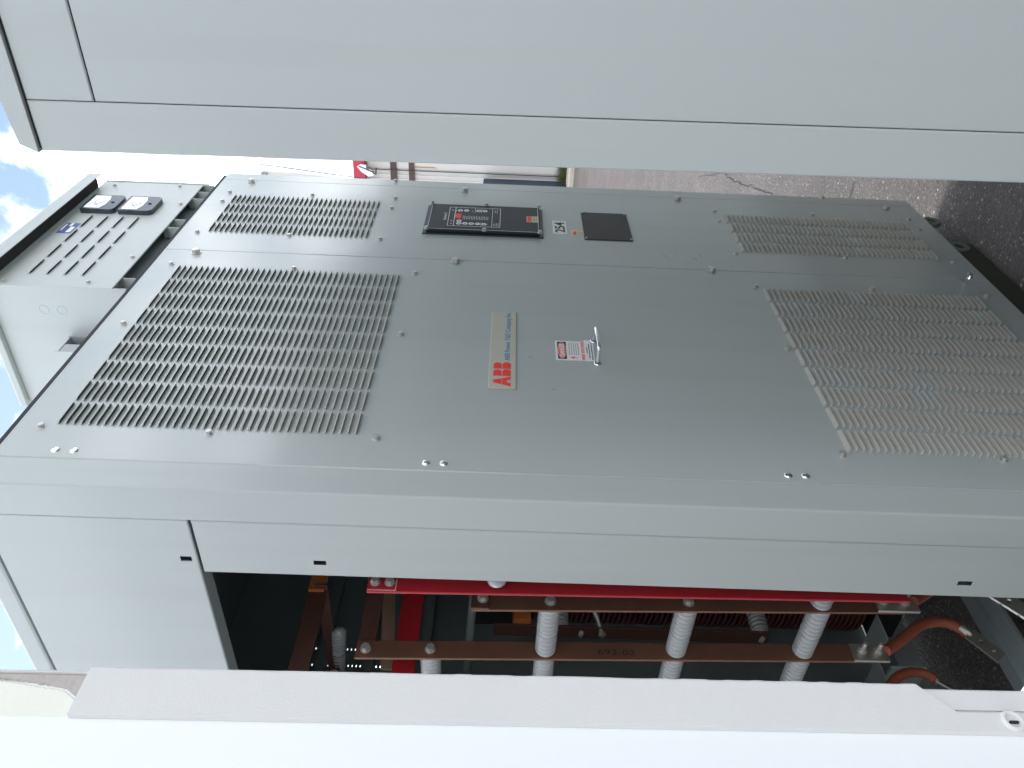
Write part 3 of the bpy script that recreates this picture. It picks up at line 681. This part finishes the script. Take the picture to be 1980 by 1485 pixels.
b = MB(); b.box(mx0-.073, mx0-.0008, yb+.048, yb+.050, 2.352, 2.535); b.box(mx0-.0028, mx0-.0008, yb+.001, yb+.048, 2.352, 2.535); b.box(mx0-.0725, mx0-.003, yb+.002, yb+.048, 2.528, 2.530); b.build('shaded_channel_web', 'inner', Bx)  # same paint as the flange; shade inside the channel put into a darker colour
b = MB(); b.box(.735, 1.405, -.004, .412, 2.703, 2.722, .002); b.box(.735, 1.405, -.004, -.002, 2.682, 2.703); b.build('roof', 'paint2', Bx)
b = MB(); b.box(.738, 1.402, -.001, .0385, 2.6995, 2.7028); b.build('roof_lip_shade', 'dark', Bx)  # dark strip painted in for the shade under the roof overhang
b = MB(); b.box(mx0+.004,mx0+.030,my1-.03,my1-.003,2.352,2.37); b.build('rear_foot', 'dark', Bx)
for x_, z_ in ((1.415,2.655),(1.430,2.455),(1.290,2.403),(.925,2.403),(.768,2.660),(.778,2.456)): bolt(fp, x_, my0, z_, .0052, .0045)
b = MB()
for z_ in (2.665, 2.47): b.box(mx1+.0012, mx1+.010, my0-.002, my0+.004, z_-.02, z_+.01)
b.tube([(mx1+.006,my0+.001,2.37),(mx1+.006,my0+.001,2.70)], .0035, 8); b.build('hinge', 'paint2', Bx)
def rrect(x0, x1, z0, z1, r_, n=5, corners=(1,1,1,1)):
    P = []
    for (cx, cz, a0), on in zip(((x1-r_,z1-r_,0),(x0+r_,z1-r_,90),(x0+r_,z0+r_,180),(x1-r_,z0+r_,270)), corners):
        rr_ = r_ if on else .001; cx2 = cx+(r_-rr_)*(1 if a0 in (0,270) else -1); cz2 = cz+(r_-rr_)*(1 if a0 in (0,90) else -1)
        for i in range(n+1): a = math.radians(a0+90*i/n); P.append((cx2+rr_*math.cos(a), cz2+rr_*math.sin(a)))
    return P
for z1, zz in ((2.666, 0), (2.555, 1)):
    z0 = z1-.098; x0, x1 = 1.199, 1.306
    b = MB(); b.prism(rrect(x0, x1, z0, z1, .016, corners=(0,0,1,1)), (0,my0,0), X, Z, -Y, .015); mt = b.build('meter', 'meterblack', Bx)
    b = MB(); b.prism([(x0+.008,z1-.054),(x0+.035,z1-.062),(x1-.035,z1-.062),(x1-.008,z1-.054),(x1-.008,z1-.008),(x0+.008,z1-.008)], (0,my0-.015,0), X, Z, -Y, .0008); b.build('dial', 'dial', mt)
    b = MB(); cx_, cz_ = (x0+x1)/2, z1-.058
    for i in range(13):
        a = math.radians(30+10*i); p0 = (cx_+.030*math.cos(a), cz_+.030*math.sin(a)); p1 = (cx_+.034*math.cos(a), cz_+.034*math.sin(a))
        b.tube([(p0[0],my0-.0160,p0[1]),(p1[0],my0-.0160,p1[1])], .0005, 4, cap=False)
    b.tube([(cx_,my0-.0163,cz_+.004),(cx_-.024,my0-.0163,cz_+.026)], .0006, 4); b.build('dial_scale', 'blackink', mt)
    b = MB(); b.lathe((cx_,my0-.015,z1-.076),(0,-1,0),[(0,.005),(.0015,.005),(.002,0)],12); b.build('zero_screw', 'slate', mt)
b = MB(); b.box(1.058,1.126,my0-.0008,my0-.0001,2.632,2.672); stk = b.build('box_sticker', 'bluest', Bx)
b = MB(); b.box(1.064,1.100,my0-.0012,my0-.0007,2.636,2.648); b.box(1.104,1.124,my0-.0012,my0-.0007,2.648,2.656); b.box(1.075,1.118,my0-.0012,my0-.0007,2.664,2.668); b.build('sticker_print', 'white', stk)
for z_ in (2.574, 2.529):
    b = MB(); 
    for q in range(24):
        a0, a1 = 2*PI*q/24, 2*PI*(q+1)/24
        pts = [(-(.108+rr_*math.cos(a)), z_+rr_*math.sin(a)) for a, rr_ in ((a0,.0118),(a0,.0126),(a1,.0126),(a1,.0118))]
        b.prism(pts, (mx0-.0005,0,0), -Y*1, Z, -X, .0004)
    b.v = [(v[0], v[1], v[2]) for v in b.v]; b.build('knockout', 'inner', sp_)

# ------------------------------------------------------------------ RIGHT CABINET (foreground)
R = thing('grey_cabinet', 'plain grey sheet metal cabinet standing in the right foreground, blank side towards the viewer', 'cabinet')
R.rotation_euler = (-.0085, 0, 0); R.location = (0, -.0174, -.0047)
RX, RY0, RY1, RZ = .080, -2.30, -.5530, 2.0480
side_strip = plate('edge_strip', 'paint2', R, (RX,0,0), -Y, Z, -X, .5530, .6210, .10, RZ, t=.003, ch=.0020)
main_panel = plate('main_panel', 'paint2', R, (RX+.0015,0,0), -Y, Z, -X, .6220, 2.30, .10, 1.9570, t=.003, ch=.0016)
top_panel = plate('top_panel', 'paint2', R, (RX+.0010,0,0), -Y, Z, -X, .6220, 2.30, 1.9590, RZ, t=.003, ch=.0016)
b = MB(); b.box(RX+.003, 3.30, RY1-.004, RY1-.001, .10, RZ, .001); b.box(3.30, 3.303, RY0, RY1-.004, .10, RZ); b.box(RX+.003, 3.30, RY0, RY0+.003, .10, RZ); b.build('unseen_rear_panel', 'inner', R)  # unseen back, lengthened and darkened to dim the doors facing it
b = MB(); b.box(RX+.006, RX+.016, .6-1.3, RY1-.006, .11, RZ-.004); b.box(RX+.006, RX+.016, -2.28, -.72, 1.94, 1.975); b.build('dark_seam_backing', 'dark', R)
# roof cap with a drip edge, clipped at its far corner
b = MB(); pr = [(RY0,RZ+.0032),(RY1+.001,RZ+.0032),(RY1-.010,RZ+.026),(RY1-.09,RZ+.034),(RY0,RZ+.034)]
vs = [(RX-.004, p[0], p[1]) for p in pr]+[(3.31, p[0], p[1]) for p in pr]; n_ = len(pr)
b.add(vs, [tuple(range(n_))[::-1], tuple(range(n_, 2*n_))]+[(i, (i+1) % n_, (i+1) % n_+n_, i+n_) for i in range(n_)]); b.build('roof', 'paint2', R)
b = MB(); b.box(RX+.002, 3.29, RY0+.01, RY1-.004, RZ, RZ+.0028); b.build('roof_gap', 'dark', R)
b = MB(); b.box(RX+.05, 3.2, RY0+.05, RY1-.05, .0, .10); b.build('plinth', 'olive', R)

# ------------------------------------------------------------------ WHITE ENCLOSURE at the left edge
Wt = thing('white_enclosure', 'white gelcoat enclosure edge with a peeling grimy foam strip, close at the left', 'enclosure')
WY = -.450
def wx(z, x): return x+(1.4-z)*.0110
b = MB()
zs = [0, .6, 1.0, 1.3, 1.5, 1.7, 1.9, 2.2, 2.6]
vs = []; fs = []
for z_ in zs: vs += [(-2.4, WY, z_), (wx(z_, -.662), WY, z_), (wx(z_, -.6545), WY+.002, z_), (wx(z_, -.6530), WY+.008, z_), (wx(z_, -.6530), 1.70, z_), (-2.4, 1.70, z_)]  # unseen depth drawn long to keep light out of the open bay
n_ = 6
for i in range(len(zs)-1):
    for j in range(n_): a = i*n_+j; c_ = i*n_+(j+1) % n_; fs.append((a, c_, c_+n_, a+n_))
fs.append(tuple(range(n_))[::-1]); fs.append(tuple(range((len(zs)-1)*n_, len(zs)*n_)))
b.add(vs, fs); b.build('gelcoat_shell', 'gel', Wt)
# foam strip, edges a little uneven
def strip(zlist, f_out, f_in, yy, t):
    b = MB(); vs = []; fs = []
    for z_ in zlist:
        a, c_ = f_in(z_), f_out(z_); vs += [(a, yy+t, z_), (a+.0004, yy, z_), (c_-.002, yy, z_), (c_, yy+.0015, z_), (c_, yy+t+.006, z_)]
    for i in range(len(zlist)-1):
        for j in range(4): k_ = i*5+j; fs.append((k_, k_+1, k_+6, k_+5))
    fs.append((0,1,2,3,4)); m_ = (len(zlist)-1)*5; fs.append((m_+4,m_+3,m_+2,m_+1,m_)); b.add(vs, fs); return b
rn = [random.uniform(-.0003,.0003) for _ in range(400)]
zl = [.2+i*.004 for i in range(int((1.683-.2)/.004))]+[1.683]
def fo(z): 
    e = -.6500+(rn[int(z*100) % 400]*(1 if z < 1.45 else .5))
    if 1.020 > z > 1.0 or z < .985: e += 0
    if 1.020 < z < 1.097: e = -.6532-min(1, (1.097-z)/.017)*.0175
    if z <= 1.020: e = -.6495
    return wx(z, e)
def fi(z):
    e = -.6872
    return wx(z, e)
strip([.9+i*.01 for i in range(21)], lambda z: wx(z, -.6528), lambda z: wx(z, -.6700), WY-.0022, .0021).build('under_strip', 'tape', Wt)
foam = strip(zl, fo, fi, WY-.004, .0038).build('foam_strip', 'tape', Wt)
def tear(z):
    t = max(0, 1.745-z); return -.6582-.0068*min(t, .045)/.045-(.0075*((t-.045)/.015)**2 if t > .045 else 0)
jit = [random.uniform(-.0005,.0005) for _ in range(600)]
zl2 = [1.6836+i*.002 for i in range(300)]
strip(zl2, lambda z: wx(z, -.6550), lambda z: wx(z, tear(z)+jit[int(z*500) % 600]), WY-.0022, .0021).build('torn_strip', 'cork', Wt)
strip(zl2, lambda z: wx(z, tear(z)-.0004+jit[int(z*500) % 600]), lambda z: wx(z, -.6865), WY-.0008, .0007).build('yellowed_patch', 'yellow', Wt)
strip(zl2, lambda z: wx(z, -.6526), lambda z: wx(z, -.6553), WY-.0027, .0026).build('white_rim', 'tape', Wt)

# ring fitting low on the strip
rc = Vector((-.6745, WY-.004, 1.044)); b = MB()
b.lathe(rc, (0,-1,0), [(-.003,.0042),(.0008,.0044),(.0020,.0056),(.0020,.0068),(.0006,.0080),(-.001,.0082)], 28); ringo = b.build('ring_fitting', 'tape', Wt)
b = MB(); b.lathe(rc, (0,-1,0), [(-.0003,.0046),(-.0003,0)], 20, False); b.build('fitting_core', 'galv', ringo)
b = MB(); b.box(rc.x-.0022, rc.x-.0004, WY-.0058, WY-.0034, rc.z-.003, rc.z+.0034, .0005); b.build('slot_screw', 'dark', ringo)

# ------------------------------------------------------------------ BACKGROUND
Bg = thing('white_building', 'white clad building with a red fascia and two brown bands seen through the gap', 'building', (16,5,0))
def part(b, name, m_, par=Bg):
    o = b.build(name, m_, None); o.data.transform(Matrix.Translation((-16,-5,0))); o.parent = par; return o
BXX = 16.0
b = MB(); vs = []; fs = []; y_ = -3.0; pts = []
while y_ < 16:
    p_ = .10; 
    pts += [(BXX, y_), (BXX, y_+p_*.55), (BXX-.025, y_+p_*.65), (BXX-.025, y_+p_*.9)]; y_ += p_
for (x_, yy) in pts: vs += [(x_, yy, 0), (x_, yy, 4.72)]
for i in range(len(pts)-1): fs.append((2*i, 2*i+1, 2*i+3, 2*i+2))
b.add(vs, fs); part(b, 'clad_wall', 'wall')
b = MB(); b.box(BXX-.03, BXX-.028, 5.155, 5.32, 0, 4.5); b.box(BXX-.03,BXX-.028,4.9,5.12,0,4.5); part(b, 'smooth_panel', 'wall')
b = MB(); b.box(BXX+.05, BXX+9, -3, 16, 0, 4.7); part(b, 'building_body', 'wall')
b = MB(); b.box(BXX-.14, BXX-.04, -3, 16, 4.54, 4.80, .01); part(b, 'red_fascia', 'redband')
for z0, z1 in ((3.86,3.995),(3.465,3.585)):
    b = MB(); b.box(BXX-.06, BXX-.030, -3, 16, z0, z1); part(b, 'brown_band', 'brown')
b = MB(); b.box(BXX-.0295, BXX-.0285+.0002-.002, 5.27, 5.285, 2.95, 3.46); b.box(BXX-.034,BXX-.0312,5.255,5.27,3.0,3.46); part(b, 'rust_streak', 'rust')
b = MB(); b.prism([(5.20,4.62),(5.26,4.70),(5.30,4.66),(5.36,4.62),(5.47,4.46),(5.44,4.34),(5.33,4.38),(5.29,4.50),(5.22,4.50)], (BXX-.16,0,0), Y, Z, -X, .05); part(b, 'sign_board', 'gel')
b = MB(); b.tube([(BXX-.2,5.24,4.66),(BXX-.2,5.30,4.50),(BXX-.2,5.36,4.36),(BXX-.2,5.42,4.30),(BXX-.2,5.27,4.28)], .018, 6); b.tube([(BXX-.07,5.345,0.1),(BXX-.07,5.345,4.5)], .010, 6); part(b, 'bracket_and_pipe', 'wire')
nv = thing('navy_container', 'dark navy container panel standing before the white building', 'container', (15.7,5.9,0))
b = MB(); b.box(-.2,.2,-.46,2.2,.10,1.92,.01); b.build('body', 'navy', nv); b = MB(); b.box(-.23,.22,-.50,2.24,.0,.10); b.build('sill', 'greyroof', nv); b = MB(); b.box(-.215,-.2,-.46,2.2,1.0,1.03); b.build('rail', 'greyroof', nv)
b = MB(); b.box(14.95,15.9,-3,16,-.02,.10,.02); kb = b.build('kerb', 'kerb'); tag(kb, kind='structure')
b = MB()
for i in range(500):
    y_ = random.uniform(4.7,5.6); x_ = random.uniform(15.75,15.93); h2 = random.uniform(.08,.30); a = random.uniform(0,PI); w_ = .012
    dx, dy = math.cos(a)*w_, math.sin(a)*w_; lx, ly = random.uniform(-.06,.06), random.uniform(-.06,.06)
    b.add([(x_-dx,y_-dy,.09),(x_+dx,y_+dy,.09),(x_+lx,y_+ly,.09+h2)], [(0,1,2)])
tag(b.build('weeds', 'weed'), 'green weeds growing at the foot of the white building', kind='stuff')
# overhead line and a distant sloping canopy
b = MB(); b.tube([(12,3.60,5.74),(12,3.753,5.708),(12,3.778,5.669),(12,3.839,5.643),(12,3.883,5.606),(12,3.899,5.363),(12,3.926,5.13),(12,3.964,4.757),(12,4.004,4.41),(12,4.035,4.059),(12,4.06,3.8)], .0075, 6)
tag(b.build('overhead_wire', 'wire'), 'thin overhead wire crossing the sky in the gap', 'wire')
cn = thing('far_canopy', 'small distant grey canopy beside the white building in the gap', 'canopy', (13,4.5,0))
b = MB(); b.prism([(-.145,5.875),(.40,5.95),(.40,3.6),(-.01,4.06),(-.10,5.04)], (0,0,0), Y, Z, -X, .10); b.build('sloping_sheet', 'wall', cn)
b = MB(); b.prism([(-.150,5.885),(.41,5.96),(.41,5.86),(-.150,5.785)], (-.102,0,0), Y, Z, -X, .03); b.build('end_beam', 'greyroof', cn)
b = MB(); b.box(-.05,.0,.30,.36,0,3.9); b.build('prop', 'greyroof', cn)
